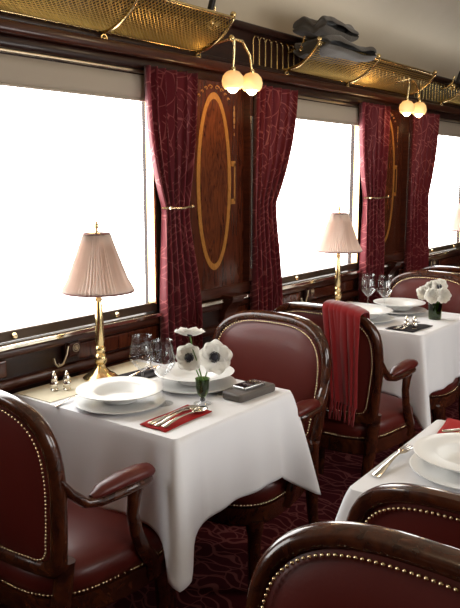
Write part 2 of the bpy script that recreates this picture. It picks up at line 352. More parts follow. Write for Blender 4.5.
# panelled piers between the windows
def pier(yc, y0, y1, which):
    t = thing('marquetry_panel', (WX, yc, 1.44), 0, 'marquetry panel with pale oval inlay band %s' % which, 'wall panel', 'marquetry panels between windows')
    MB().box(0, .018, y0 - yc, y1 - yc, -.50, .44).build('board', 'panel', t, smooth=False)
    def ell(a, b, n=64): return [(b * math.cos(2 * PI * q / n), a * math.sin(2 * PI * q / n)) for q in range(n)]
    o1, o2 = ell(.388, .122), ell(.360, .099); P = [[(.0185, y, z) for y, z in o1], [(.0200, y, z) for y, z in o1], [(.0200, y, z) for y, z in o2], [(.0185, y, z) for y, z in o2]]
    MB().grid(P, closed_v=True).build('oval_band', 'inlay', t, smooth=False)
    MB().add([(.0192, y, z) for y, z in o2], [tuple(range(64))]).build('oval_field', 'crotch', t, smooth=False)
    m = MB()
    for z in (.085, -.085):
        m.box(.0185, .0198, .125, .155, z - .012, z + .012)
    m.box(.0185, .0198, .145, .155, -.085, .085); m.build('side_key', 'inlay', t, smooth=False)
    m = MB()                                            # little scrolls above the oval
    for sgn in (-1, 1):
        for r0, cy, cz in ((.016, .022, .408), (.012, .052, .400), (.009, .078, .385), (.009, .100, .366)):
            pts = [(.0192, sgn * (cy + r0 * (1 - q / 14) * math.cos(q * .55)), cz + .7 * r0 * (1 - q / 14) * math.sin(q * .55) - .0) for q in range(11)]
            m.tube(pts, [.0035 * (1 - q / 16) for q in range(11)], 4)
    for zz, rr in ((.33, .010), (.305, .014), (.275, .012), (.25, .008), (.215, .006)):
        m.sphere((.0185, .148, zz), rr, 8, 6, (.1, .55, 1.2))
    m.build('scroll_inlay', 'inlay', t)
    MB().box(0, .055, y1 - yc - .075, y1 - yc - .055, -.46, .44).build('pilaster_strip', 'mahogany', t, smooth=False)
    MB().box(.055, .060, y1 - yc - .070, y1 - yc - .062, -.40, .30).build('mirror_strip', 'chrome', t, smooth=False)
    m = MB(); m.box(0, .024, y0 - yc, y1 - yc, -.52, -.47); m.build('lower_moulding', 'mahogany', t, smooth=False, bevel=.006)
    c = thing('corbel', (WX, yc + .10, .865), 0, 'small carved mahogany corbel on the wall below the panel %s' % which, 'corbel', 'corbels under the marquetry panels')
    prof = [(0, -.07), (.03, -.06), (.035, -.02), (.045, 0), (.06, .02), (.075, .035), (.08, .05), (0, .05)]
    n = len(prof)
    MB().add([(x, -.045, z) for x, z in prof] + [(x, .045, z) for x, z in prof], [tuple(range(n)), tuple(range(2 * n - 1, n - 1, -1))] + [(i, (i + 1) % n, n + (i + 1) % n, n + i) for i in range(n)]).build('bracket_body', 'mahogany', c, bevel=.003, smooth=False)
    MB().box(0, .09, -.055, .055, .05, .066).build('cap', 'mahogany', c, smooth=False, bevel=.003)
pier(2.600, 2.27, 2.895, 'between the near and middle windows')
pier(4.33, 4.03, 4.64, 'between the middle and far windows')

# ---------------------------------------------------------------- curtains
def curtain(ya, yb, ta, tb, ba, bb, label, zt=1.885, zb=.56, ztie=1.343, folds=6, tie=True):
    # y range at the top, at the tie and at the bottom
    W = .75; nu, nv = 120, 60; P = []; uv = []
    y00 = (ya + yb) / 2; t = thing('curtain', (WX + .050, y00, zt), 0, label, 'curtain', 'burgundy curtains at the windows')
    for j in range(nv + 1):
        v = j / nv; z = lerp(zt, zb, v); row = []
        if z > ztie: q = (zt - z) / (zt - ztie); q = q ** 2.1 * .9 + .10 * q; a, b_ = lerp(ya, ta, q), lerp(yb, tb, q); amp = lerp(.022, .016, q)
        else: q = smooth01((ztie - z) / .5) ** .8; a, b_ = lerp(ta, ba, q), lerp(tb, bb, q); amp = lerp(.016, .026, q)
        for i in range(nu + 1):
            u = i / nu; wob = .25 * math.sin(3 * u * PI + v * 3)
            ph = 2 * PI * folds * (u + .04 * math.sin(5 * u) + .012 * math.sin(v * 5)) + wob
            x = amp * math.sin(ph) + .006 * math.sin(ph * 2.1 + v * 4)
            y = lerp(a, b_, u) + .010 * math.cos(ph) * 1.0
            row.append((x, y - y00, z - zt)); uv.append((u * W, v * 1.35))
        P.append(row)
    m = MB(); m.grid(P); m.uv = uv
    m.build('drape', 'curtain', t, solid=.003)
    if tie:
        m = MB(); za = ztie - zt
        m.tube([(.0, ta - y00 - .012, za), (.034, ta - y00 + .005, za), (.042, (ta + tb) / 2 - y00, za - .003), (.034, tb - y00 - .005, za + .003), (0, tb - y00 + .008, za + .003)], .0045, 8)
        m.build('tieback_rod', 'nail', t)
        MB().sphere((.036, ta - y00 + .002, za), .008).build('tieback_knob', 'nail', t); MB().sphere((.036, tb - y00 - .004, za + .003), .008).build('tieback_knob', 'nail', t)
curtain(2.130, 2.450, 2.235, 2.375, 2.210, 2.455, 'burgundy curtain tied back at the right side of the near window')
curtain(2.86, 3.225, 2.86, 3.03, 2.855, 3.085, 'dark burgundy curtain at the left side of the middle window', tie=False)
curtain(3.90, 4.27, 3.99, 4.23, 3.97, 4.24, 'burgundy curtain tied back at the right side of the middle window', folds=6)
curtain(4.60, 5.05, 4.61, 4.92, 4.61, 4.95, 'dark burgundy curtain at the left side of the far window', tie=False)

# ---------------------------------------------------------------- luggage racks
def rack(y0, y1, brackets, label, style, fence=None):
    t = thing('luggage_rack', (WX, y0, 1.985), 0, label, 'luggage rack', 'brass luggage racks along the left wall'); L_ = y1 - y0
    def arc(v):                                        # v 0 at the wall foot, 1 at the front rail
        return (.03 + .195 * v, -.005 + .022 * v + .085 * v ** 2.6)
    n = 10
    def pt(y, v): a = arc(v); return (a[0], y, a[1])
    m = MB()
    if style == 'diamond':
        st = .0185; nn = int(L_ / st) + 24
        for k in range(-22, nn):
            for sg in (1, -1):
                ps = []
                for q in range(n + 1):
                    v = q / n; y = k * st + (v * .26 if sg > 0 else (1 - v) * .26) + 0
                    if 0 <= y <= L_: ps.append(pt(y, v))
                if len(ps) > 1: m.tube(ps, .0017, 4, cap=False)
    else:
        for q in range(0, 23): m.tube([pt(L_ * i / 12, q / 22) for i in range(13)], .0019, 4, cap=False)
        k = 0
        while k * .030 < L_: m.tube([pt(k * .030, q / n) for q in range(n + 1)], .0013, 4, cap=False); k += 1
    m.build('mesh_basket', 'brass_mesh', t)
    MB().tube([pt(0, 1), pt(L_, 1)], .0075, 10).build('front_rail', 'brass', t)
    MB().tube([pt(0, 0.02), pt(L_, 0.02)], .005, 8).build('wall_rail', 'brass', t)
    for y in brackets:
        m = MB(); m.tube([(0, y - y0, -.008)] + [(pt(0, q / n)[0], y - y0, pt(0, q / n)[2] - .007) for q in range(n + 1)] + [(.225, y - y0, .108)], .0065, 8)
        b = m.build('bracket', 'brass', t)
        if y0 < y < y1:
            pts = [(.045, y - y0 + .014 * math.cos(a * PI / 6), -.030 + .014 * math.sin(a * PI / 6)) for a in range(12)]
            h = MB().tube(pts, .0035, 6, closed=True); h.sphere((.045, y - y0, -.030), .006); h.build('ring_hook', 'brass', b)
        c = MB().sphere((.225, y - y0, .115), .013); c.build('finial', 'brass', b)
    if fence:
        a, b = fence; m = MB(); st = .050; k = 0
        while a + k * st < b:
            y = a + k * st - y0; r = st / 2
            m.tube([(.012, y, -.01), (.012, y, .10)] + [(.012, y + r - r * math.cos(q * PI / 6), .10 + r * .9 * math.sin(q * PI / 6)) for q in range(1, 6)] + [(.012, y + 2 * r, .10), (.012, y + 2 * r, -.01)], .0028, 5, cap=False)
            k += 1
        m.build('back_railing', 'brass', t)
    return t
rack(.75, 2.47, (1.20, 1.935, 2.465), 'nearest brass luggage rack with diamond mesh over the large window', 'diamond', (.75, 2.47))
rack(3.13, 4.54, (3.135, 3.755, 4.535), 'middle brass luggage rack holding the grey blankets', 'wires', (2.90, 4.54))
rack(5.10, 6.55, (5.105, 5.80, 6.545), 'farthest brass luggage rack at the right edge of the picture', 'wires', (4.72, 6.55))
# carved acanthus boss at the rack's inner end
for y, lb in ((3.20, 'gilt leaf coat hook at the near end of the middle rack'), (5.16, 'gilt leaf coat hook at the near end of the far rack'), (2.50, 'gilt leaf coat hook at the far end of the nearest rack')):
    m = MB(); m.tube([(WX + .01, y, 2.07), (WX + .06, y, 2.08), (WX + .10, y, 2.11), (WX + .11, y - .005, 2.15)], [.008, .008, .007, .004], 8)
    for q in range(5): m.sphere((WX + .10 + .012 * math.cos(q * 1.25), y + .018 * math.sin(q * 1.25), 2.075 + .012 * math.sin(q * 2)), .013, 8, 6, (.7, 1, 1.1))
    tag(m.build('coat_hook', 'brass'), lb, 'hook', 'gilt coat hooks on the racks')
# dark ceiling struts
for (y, lb) in ((2.53, 'dark curved strut rising from the nearest rack to the ceiling'), (5.37, 'dark curved strut rising above the farthest rack')):
    m = MB(); P = []
    for q in range(13):
        a = q / 12; P.append((WX + .05 + .60 * a ** 1.3, y, 2.13 + .50 * a ** .8))
    m.tube(P, .014, 8); tag(m.build('ceiling_strut', 'ironwork'), lb, 'strut', 'dark ceiling struts')

# folded blankets
def blanket(name, loc, sx, sy, h, rz, label, folds=3):
    m = MB(); P = []
    for i in range(25):
        X = -1 + i / 12; k = (1 - min(.999, abs(X)) ** 4) ** .25; row = []
        for q in range(64):
            a = 2 * PI * q / 64; c, s_ = math.cos(a), math.sin(a)
            y = math.copysign(abs(c) ** .45, c) * sy / 2 * (1 - .10 * math.exp(-(s_ / .22) ** 2)) * (.93 + .07 * k)
            z = math.copysign(abs(s_) ** .6, s_) * h / 2 * k
            f_ = noise.noise(Vector((X * 1.3, y * 5, z * 6 + sy * 9))) * h * .42 + noise.noise(Vector((X * 3, y * 14, 3 + sy))) * h * .14
            row.append((X * sx / 2 + .01 * noise.noise(Vector((y * 8, z * 20, sy))), y, z + (f_ if s_ > -.3 else f_ * .5)))
        P.append(row)
    m.grid(P, closed_v=True)
    o = m.build(name, 'blanket'); o.location = loc; o.rotation_euler = (0, 0, rz)
    return tag(o, label, 'blanket', 'blankets on the middle rack')
blanket('folded_blanket', (-1.925, 3.42, 2.088), .20, .52, .085, -.02, 'lower grey wool blanket folded on the middle luggage rack', 2)
blanket('folded_blanket', (-1.935, 3.34, 2.170), .18, .42, .085, .05, 'upper dark grey blanket folded on top of another blanket on the rack', 2)

# ---------------------------------------------------------------- twin wall lights
def sconce(y, z, label, gap=.105):
    t = thing('wall_light', (-1.885, y, z), 0, label, 'wall light', 'lit twin glass wall lights')
    oy = -gap / 2 - .035
    MB().sphere((.02, oy, .150), .013).build('mount', 'brass', t)
    MB().tube([(-.16, oy, .115), (-.08, oy, .135), (.02, oy, .150)], .006, 8).build('mount_arm', 'brass', t)
    for k, (dy, dx, tl) in enumerate(((-gap / 2, .0, -.12), (gap / 2, .02, .12))):
        MB().tube([(.02, oy, .150), (.02 + dx * .3, lerp(oy, dy, .45), .147), (.01 + dx * .7, lerp(oy, dy, .85), .10), (dx, dy, .035)], [.005, .0065, .006, .005], 8).build('arm', 'brass', t)
        sh = MB(); sh.lathe([(.010, .032), (.026, .026), (.040, .010), (.045, -.010), (.042, -.028), (.033, -.040)], (dx, dy, 0), 24); s_ = sh.build('glass_shade', 'opal', t, solid=.002)
        MB().lathe([(0, .046), (.012, .044), (.014, .030), (.011, .026)], (dx, dy, 0), 16).build('gallery', 'brass', s_)
        b = MB().sphere((dx, dy, -.036), .023, 16, 10); bo = b.build('bulb', 'bulb', t)
        d = bpy.data.lights.new('bulb_light', 'POINT'); d.energy = .7; d.color = (1, .62, .28); d.shadow_soft_size = .022
        lo = bpy.data.objects.new('bulb_light', d); C.objects.link(lo); lo.parent = t; lo.location = (dx, dy, -.085)
sconce(2.555, 1.862, 'lit twin wall light over the large oval marquetry panel')
sconce(4.27, 1.875, 'lit twin wall light below the far end of the middle rack', .13)

for y, lb in ((.45, 'added unseen fill lamp above the foreground chairs'), (3.1, 'added unseen fill lamp above the middle of the carriage')):  # lamps added out of view as warm fill for ceiling and chairs
    t = thing('fill_lamp', (-.64, y, 2.62), 0, lb, 'added fill lamp', 'added fill lamps')
    MB().tube([(0, 0, .13), (0, 0, .0)], .010, 8).build('rod', 'brass', t)
    MB().lathe([(0, .02), (.10, .012), (.13, -.01), (.13, -.02), (.12, -.02)], n=32).build('gallery', 'brass', t)
    MB().lathe([(.12, -.02), (.11, -.055), (.07, -.085), (0, -.095)], n=32).build('glass_bowl', 'fill_glass', t)
    d = bpy.data.lights.new('fill_light', 'POINT'); d.energy = 6; d.color = (1, .74, .46); d.shadow_soft_size = .12
    lo = bpy.data.objects.new('fill_light', d); C.objects.link(lo); lo.parent = t; lo.location = (0, 0, -.24)

# ================================================================ CHAIRS
HT, HB, ZC, WT, WB = .950, .455, .725, .275, .250      # back: top, bottom, shoulder line, half widths
def outline(inset, n=80, zb=HB, round_b=.04):
    W1 = WT - inset; W2 = WB - inset; top = HT - inset; zb = zb + inset; pts = []
    N1 = 44; e = 2 / 3.1
    for k in range(N1 + 1):
        t = PI * k / N1; c, s_ = math.cos(t), math.sin(t)
        pts.append((W1 * math.copysign(abs(c) ** e, c), ZC + (top - ZC) * abs(s_) ** e))
    for k in range(1, 14): u = k / 14; pts.append((-lerp(W1, W2, u ** 1.3), lerp(ZC, zb + round_b, u)))
    for k in range(5): a = PI + PI / 2 * k / 4; pts.append((-W2 + round_b + round_b * math.cos(a), zb + round_b + round_b * math.sin(a)))
    for k in range(1, 10): pts.append((lerp(-W2 + round_b, W2 - round_b, k / 10), zb))
    for k in range(5): a = -PI / 2 + PI / 2 * k / 4; pts.append((W2 - round_b + round_b * math.cos(a), zb + round_b + round_b * math.sin(a)))
    for k in range(1, 14): u = 1 - k / 14; pts.append((lerp(W1, W2, u ** 1.3), lerp(ZC, zb + round_b, u)))
    return pts
def bk(x, z, d=0):                                     # curved, raked back surface; d towards the sitter
    return (x, -.222 - .10 * (z - .45) + .42 * x * x + d, z)
def make_chair(label, group='leather dining chairs'):
    t = thing('dining_chair', (0, 0, 0), 0, label, 'chair', group)
    # frame: cross-section swept round the outline
    o0, o1 = outline(0), outline(.031, zb=HB + .01); n = len(o0); P = []
    def idx(k): return o0[k], o1[k]
    for k in range(n):
        (xa, za), (xb, zb) = idx(k)
        def q(u, d): return bk(lerp(xa, xb, u), lerp(za, zb, u), d)
        P.append([q(.98, .014), q(.65, .021), q(.3, .019), q(.04, .008), q(0, -.008), q(.08, -.020), q(.35, -.024), q(.75, -.021), q(1.0, -.012), q(1.02, 0)])
    MB().grid(P, closed_u=True, closed_v=True).build('back_frame', 'chairwood', t)
    # upholstered panels, front and rear
    bst = MB()
    for nm, sg, bul in (('backrest', 1, .030), ('rear_panel', -1, .010)):
        inn = outline(.029, zb=HB + .01); cx, cz = 0, .71; R = []
        for r in (1.0, .97, .92, .82, .68, .5, .3, .12, 0.001):
            d = sg * (.008 + bul * (1 - r ** 5))
            R.append([bk(cx + (x - cx) * r, cz + (z - cz) * r, d) for x, z in inn])
        MB().grid(R, closed_v=True).build(nm, 'leather', t)
    path = outline(.037, zb=HB + .01); L_ = [0]
    for k in range(n): a, b = path[k], path[(k + 1) % n]; L_.append(L_[-1] + math.hypot(a[0] - b[0], a[1] - b[1]))
    cnt = int(L_[-1] / .0108)
    for nm, d, sy in (('nailhead_trim', .0235, 1), ('rear_nailhead_trim', -.0185, -1)):
      nl = MB(); j = 0
      for i in range(cnt):
        s_ = i * L_[-1] / cnt
        while L_[j + 1] < s_: j += 1
        u = (s_ - L_[j]) / max(1e-6, L_[j + 1] - L_[j]); a, b = path[j], path[(j + 1) % n]; x, z = lerp(a[0], b[0], u), lerp(a[1], b[1], u)
        nl.sphere(bk(x, z, d), .0041, 7, 4, (1, 1, 1))
      nl.build(nm, 'nail', t)
    # seat
    def seat_pts(grow=0, n_=56):
        pts = []
        for k in range(n_):
            a = 2 * PI * k / n_; c, s_ = math.cos(a), math.sin(a); e = 2 / 3.6
            x = math.copysign(abs(c) ** e, c); y = math.copysign(abs(s_) ** e, s_)
            wx = lerp(.225, .275, (y + 1) / 2) + grow; yy = .0 + y * (.225 + grow) + (.030 * (1 - x * x) if y > 0 else 0)
            pts.append((x * wx, yy))
        return pts
    lev = [(-.012, .375, 1), (0, .383, 1), (.004, .41, 1), (.003, .435, 1), (-.010, .452, 1)]
    P = [[(x, y, z) for x, y in seat_pts(g)] for g, z, _ in lev]
    base = seat_pts(-.010)
    for r, dz in ((.9, .013), (.75, .024), (.55, .032), (.3, .036), (.001, .038)): P.append([(x * r, y * r, .452 + dz) for x, y in base])
    MB().grid(P, closed_v=True).build('seat', 'leather', t)
    ap = MB(); P = [[(x, y, z) for x, y in seat_pts(g)] for g, z in ((-.03, .31), (.0, .312), (.008, .325), (.004, .345), (.010, .365), (.008, .378), (-.03, .380))]
    ap.grid(P, closed_v=True); b0 = len(ap.v); ap.f.append(tuple(range(56))); ap.build('seat_rail', 'chairwood', t)
    nl = MB(); sp = seat_pts(.0045, 400); sp.append(sp[0]); acc = 0.0
    for (ax, ay), (bx_, by_) in zip(sp, sp[1:]):
        acc += math.hypot(bx_ - ax, by_ - ay)
        if acc >= .0115: acc -= .0115; nl.sphere((bx_, by_, .388), .0042, 6, 4)
    nl.build('seat_nailhead_trim', 'nail', t)
    # legs
    for sx in (-1, 1):
        MB().tube([(sx * .228, .175, .33), (sx * .228, .177, .30), (sx * .229, .179, .27), (sx * .230, .182, .15), (sx * .231, .185, .012), (sx * .231, .185, 0)], [.030, .031, .024, .020, .014, .014], 12).build('leg', 'chairwood', t)
        MB().tube([(sx * .232, -.185, .50), (sx * .222, -.200, .36), (sx * .215, -.225, .2), (sx * .215, -.275, .0)], [.026, .027, .022, .018], 10).build('leg', 'chairwood', t)
        # arm, its support, its pad
        pts = [bk(sx * .262, .735), bk(sx * .262, .69, .03), (sx * .266, -.145, .652), (sx * .270, -.10, .643), (sx * .273, -.02, .643), (sx * .272, .060, .645), (sx * .268, .085, .642)]
        MB().tube(pts, [.014, .018, .020, .023, .026, .026, .018], 12, flat=.72).build('arm', 'chairwood', t)
        pd = [(sx * .270, -.125, .660), (sx * .272, -.095, .668), (sx * .274, -.02, .675), (sx * .274, .045, .673), (sx * .271, .080, .668), (sx * .269, .100, .660)]
        MB().tube(pd, [.010, .025, .031, .032, .028, .014], 14, flat=.66).build('arm_pad', 'leather', t)
        sp_ = [(sx * .270, .045, .645), (sx * .270, .030, .61), (sx * .269, .022, .56), (sx * .269, .035, .50), (sx * .268, .060, .44), (sx * .264, .095, .39), (sx * .258, .105, .33)]
        MB().tube(sp_, [.026, .022, .019, .020, .024, .026, .020], 12, flat=.8).build('arm_support', 'chairwood', t)
    return t
A = make_chair('dark leather armchair at bottom left, seen from behind at the near table')
A.location = (-1.630, 1.330, 0)
G_ = 'leather dining chairs'
chair_b = dup(A, (-1.572, 2.085, 0), PI, 'reddish leather armchair facing the camera beyond the table with anemones', G_)
dup(A, (-1.530, 2.890, 0), .0, 'leather armchair with the red scarf hung over its back', G_)
chair_d = dup(A, (-1.560, 3.66, 0), PI, 'leather armchair facing the camera beyond the vase of pale flowers', G_)
dup(A, (-1.560, 4.48, 0), 0, 'darkest far leather armchair, only its back top showing behind another chair', G_)
dup(A, (-.350, 1.420, 0), 0, 'leather armchair back tucked against the right hand table edge', G_)
dup(A, (-.378, .685, 0), PI, 'closest leather armchair at the bottom edge, facing the camera', G_)

for ch in chair_d.children:
    if ch.name.startswith('arm'): ch.scale.y = .62; ch.location.y = -.25 * .38; ch.scale.x = .93
for ch in chair_b.children:
    if ch.name.startswith('arm'): ch.scale.y = .78; ch.location.y = -.25 * .22

# ================================================================ TABLES
def table(loc, w_, d_, rz, label, group='white clothed dining tables'):
    t = thing('dining_table', loc, rz, label, 'table', group)
    m = MB(); prism(m, rounded(-w_ / 2 + .01, w_ / 2 - .01, -d_ / 2 + .01, d_ / 2 - .01, .03), .720, .742); m.build('tabletop', 'chairwood', t, smooth=False)
    for y in (-1, 1): MB().tube([(w_ / 2 - .10, y * (d_ / 2 - .07), .722), (w_ / 2 - .10, y * (d_ / 2 - .07), .0)], [.028, .02], 10).build('leg', 'chairwood', t)
    MB().box(-w_ / 2 + .0, -w_ / 2 + .03, -d_ / 2 + .03, d_ / 2 - .03, .60, .722).build('wall_cleat', 'chairwood', t, smooth=False)
    return t
def tablecloth(loc, w_, d_, rz, oh, label, open_side=-1, flare=.10, seed=0, drops=(1, 1, 1)):
    """cloth over a table; open_side: the side (sign of local x) that meets the wall and does not hang"""
    rnd = random.Random(seed); x0, x1, y0, y1 = -w_ / 2, w_ / 2, -d_ / 2, d_ / 2; r = .015
    # path from wall, along near edge, round the corners, back to the wall
    path = []
    sgn = -open_side
    def addseg(a, b, n, nrm):
        for k in range(n): path.append((lerp(a[0], b[0], k / n), lerp(a[1], b[1], k / n), nrm[0], nrm[1]))
    nx = 60
    addseg((sgn * x0, y0), (sgn * (x1 - r), y0), nx, (0, -1))
    for k in range(9): a = -PI / 2 + PI / 2 * k / 8; path.append((sgn * (x1 - r + r * math.cos(a)), y0 + r + r * math.sin(a), sgn * math.cos(a), math.sin(a)))
    addseg((sgn * x1, y0 + r), (sgn * x1, y1 - r), 50, (sgn, 0))
    for k in range(9): a = PI / 2 * k / 8; path.append((sgn * (x1 - r + r * math.cos(a)), y1 - r + r * math.sin(a), sgn * math.cos(a), math.sin(a)))
    addseg((sgn * (x1 - r), y1), (sgn * x0, y1), nx, (0, 1)); path.append((sgn * x0, y1, 0, 1))
    s_ = [0]
    for a, b in zip(path, path[1:]): s_.append(s_[-1] + math.hypot(a[0] - b[0], a[1] - b[1]))
    s1 = s_[nx + 4]; s2 = s_[nx + 9 + 50 + 4]; P = []
    nt = 26
    for k, (x, y, ax, ay) in enumerate(path):
        row = []; g = 0; dg = (0, 0); near = 0
        for sc1, cy in ((s1, -1), (s2, 1)):
            ds = abs(s_[k] - sc1); q = max(0, 1 - ds / .100)
            if q > g: g = q; dg = (sgn * .7071, cy * .7071); near = (s_[k] - sc1)
        side = drops[0] if s_[k] < s1 else (drops[1] if s_[k] < s2 else drops[2])
        for j in range(nt + 1):
            u = j / nt
            drop = (oh * side + oh * .44 * g ** 1.05) * u
            off = .004 * min(1, u * 20) + .022 * u + .008 * u * math.sin(s_[k] * 17 + seed) + .004 * u * math.sin(s_[k] * 41 + 2 * seed)
            fl = flare * (g ** 1.1) * u ** .9
            pull = -.048 * math.sin(PI * min(1, g * 1.0)) * u * (1 - g)
            px = x + ax * (off + pull) + dg[0] * fl; py = y + ay * (off + pull) + dg[1] * fl
            pz = .7495 - .002 * min(1, u * 20) - drop
            row.append((px, py, pz))
        P.append(row)
    m = MB(); n = len(path); nv = nt + 1
    m.grid(P)
    # top sheet: grid between the near-edge path and the far-edge path
    T = []
    for k in range(nx + 9):
        a = P[k][0]; b = P[n - 1 - k][0]; T.append([(lerp(a[0], b[0], q / 16), lerp(a[1], b[1], q / 16), .7495) for q in range(17)])
    m.grid(T)
    o = m.build('tablecloth', 'cloth', solid=.0016)
    o.location = loc; o.rotation_euler.z = rz
    return tag(o, label, 'tablecloth', 'white tablecloths')
T1 = (-1.665, 1.765, 0); T2 = (-1.665, 3.49, 0)
table(T1, .72, .585, 0, 'small dining table under the cloth set with anemones and a lamp, by the near window')
tablecloth(T1, .725, .60, 0, .265, 'white tablecloth under the anemones and red napkin at the near window', seed=1)
table(T2, .72, .62, 0, 'small dining table behind the chair with the red scarf')
tablecloth(T2, .725, .64, 0, .29, 'white tablecloth on the table behind the red scarf chair', seed=4)
T3 = (-.05, 1.80, 0)
table(T3, 1.45, .60, .04, 'wide dining table at right, beside the two foreground chairs')
tablecloth(T3, 1.46, .61, .04, .27, 'white tablecloth on the table at the right edge with a lone fork', open_side=1, seed=9)
TZ = .7510
# cream runner by the wall
m = MB(); prism(m, [(-2.022, 1.475), (-1.845, 1.475), (-1.845, 2.03), (-2.022, 2.03)], TZ, TZ + .002)
tag(m.build('cream_runner', 'cream', smooth=False), 'cream linen runner under the lamp along the near wall', 'cloth')

# ---------------------------------------------------------------- table lamps
def make_lamp(label):
    t = thing('table_lamp', (0, 0, 0), 0, label, 'lamp', 'table lamps with pleated shades')
    MB().lathe([(0, 0), (.062, 0), (.064, .006), (.056, .012), (.052, .016), (.040, .020), (.030, .030), (.020, .040), (.016, .052), (0.0, .052)], n=40).build('base', 'brass', t)
    MB().lathe([(.014, .050), (.020, .058), (.024, .072), (.020, .084), (.014, .090), (.019, .098), (.020, .108), (.013, .116), (.0165, .130), (.0150, .20), (.0115, .265), (.010, .27), (.014, .276), (.010, .284), (.0085, .30), (.0085, .335), (0, .335)], n=28).build('stem', 'brass', t)
    n = 120; P = []
    prof = [(.124, .305), (.118, .318), (.102, .345), (.080, .400), (.060, .452), (.044, .496)]
    for q, (r, z) in enumerate(prof):
        P.append([((r + (.0040 if k % 2 else -.0036) * (1 + .4 * math.sin(k * .7))) * math.cos(2 * PI * k / n), (r + (.0040 if k % 2 else -.0036)) * math.sin(2 * PI * k / n), z) for k in range(n)])
    MB().grid(P, closed_v=True).build('lamp_shade', 'silk', t, solid=.0012)
    for r, z in ((.1245, .305), (.044, .497)): MB().tube([(r * math.cos(2 * PI * k / 40), r * math.sin(2 * PI * k / 40), z) for k in range(40)], .0035, 6, closed=True).build('shade_trim', 'trim_silk', t)
    sp = MB()
    for a in range(3): sp.tube([(0, 0, .497), (.044 * math.cos(a * 2.09), .044 * math.sin(a * 2.09), .497)], .0015, 5)
    sp.tube([(0, 0, .33), (0, 0, .505)], .003, 6); sp.build('shade_carrier', 'brass', t)
    MB().lathe([(0, .500), (.006, .500), (.006, .506), (.003, .510), (.0075, .518), (.0075, .526), (.003, .538), (0, .541)], n=16).build('finial', 'brass', t)
    return t
LP = make_lamp('brass table lamp with pink pleated shade before the near window'); LP.location = (-1.925, 1.770, TZ + .002); LP.scale = (1, 1, 1.045)
l2 = dup(LP, (-1.955, 3.55, TZ), 0, 'brass table lamp with pink pleated shade before the middle window', 'table lamps with pleated shades')
l3 = dup(LP, (-1.97, 5.50, TZ), 0, 'brass table lamp cut off by the right edge before the far window', 'table lamps with pleated shades')
T4 = (-1.665, 5.28, 0)
table(T4, .72, .62, 0, 'farthest left dining table, hidden behind chair backs below the far window')
tablecloth(T4, .725, .64, 0, .27, 'white tablecloth on the farthest left table below the far window', seed=6)

# ---------------------------------------------------------------- crockery
def make_setting(label_p, label_b):
    p = MB(); p.lathe([(0, 0), (.085, 0), (.088, .003), (.100, .007), (.143, .014), (.145, .0165), (.142, .0175), (.100, .011), (.086, .008), (0, .007)], n=56)
    p = tag(p.build('charger_plate', 'china'), label_p, 'plate', 'white charger plates')
    b = MB(); b.lathe([(0, 0), (.055, 0), (.056, .003), (.068, .010), (.078, .026), (.084, .030), (.136, .036), (.138, .0385), (.135, .0395), (.086, .0345), (.076, .029), (.066, .014), (.050, .008), (0, .007)], n=56)
    b = tag(b.build('soup_bowl', 'china'), label_b, 'bowl', 'white wide rimmed soup bowls')
    return p, b
sets = [((-1.655, 1.600), 'under the soup bowl nearest the bottom left chair', 'nearest the bottom left chair, left of the red napkin'),
        ((-1.600, 1.905), 'under the soup bowl behind the anemones', 'behind the anemones and wine glasses'),
        ((-1.680, 3.345), 'under the soup bowl beside the red scarf', 'beside the red scarf on the second table'),
        ((-1.640, 3.66), 'under the soup bowl behind the second pair of glasses', 'behind the second table wine glasses'),
        ((-.570, 1.725), 'under the soup bowl at the right edge, beside the fork', 'at the right edge of the picture, beside the lone fork')]
P0 = B0 = None
for (x, y), lp, lb in sets:
    if P0 is None: P0, B0 = make_setting('', ''); p, b = P0, B0
    else:
        p = P0.copy(); C.objects.link(p); b = B0.copy(); C.objects.link(b)
    p.location = (x, y, TZ); p['label'] = 'white charger plate ' + lp; b.location = (x, y, TZ + .0165); b['label'] = 'white wide rimmed soup bowl ' + lb

def make_glass(label):
    t = thing('wine_glass', (0, 0, 0), 0, label, 'wine glass', 'stemmed wine glasses')
    MB().lathe([(0, 0), (.032, 0), (.033, .0015), (.020, .004), (.006, .008), (0, .009)], n=32).build('foot', 'glass', t)
    MB().lathe([(.0045, .007), (.0032, .03), (.0030, .06), (.0045, .082), (0, .085)], n=12).build('stem', 'glass', t)
    MB().lathe([(0.001, .083), (.010, .087), (.026, .102), (.039, .118), (.0415, .126), (.040, .140), (.036, .165), (.032, .193), (.0325, .1945), (.0312, .193), (.0352, .165), (.0390, .140), (.0402, .126), (.038, .1195), (.025, .104), (.009, .089), (.001, .0865)], n=40).build('bowl', 'glass', t)
    return t
GL = make_glass('rear wine glass of the pair on the near table, closer to the wall'); GL.location = (-1.650, 1.700, TZ); GL.scale = (1, 1, 1.07)
dup(GL, (-1.552, 1.690, TZ), .5, 'front wine glass of the pair on the near table, beside the anemones', 'stemmed wine glasses')
dup(GL, (-1.760, 3.53, TZ), .5, 'left wine glass of the pair on the second table', 'stemmed wine glasses')
dup(GL, (-1.670, 3.54, TZ), .5, 'right wine glass of the pair on the second table', 'stemmed wine glasses')

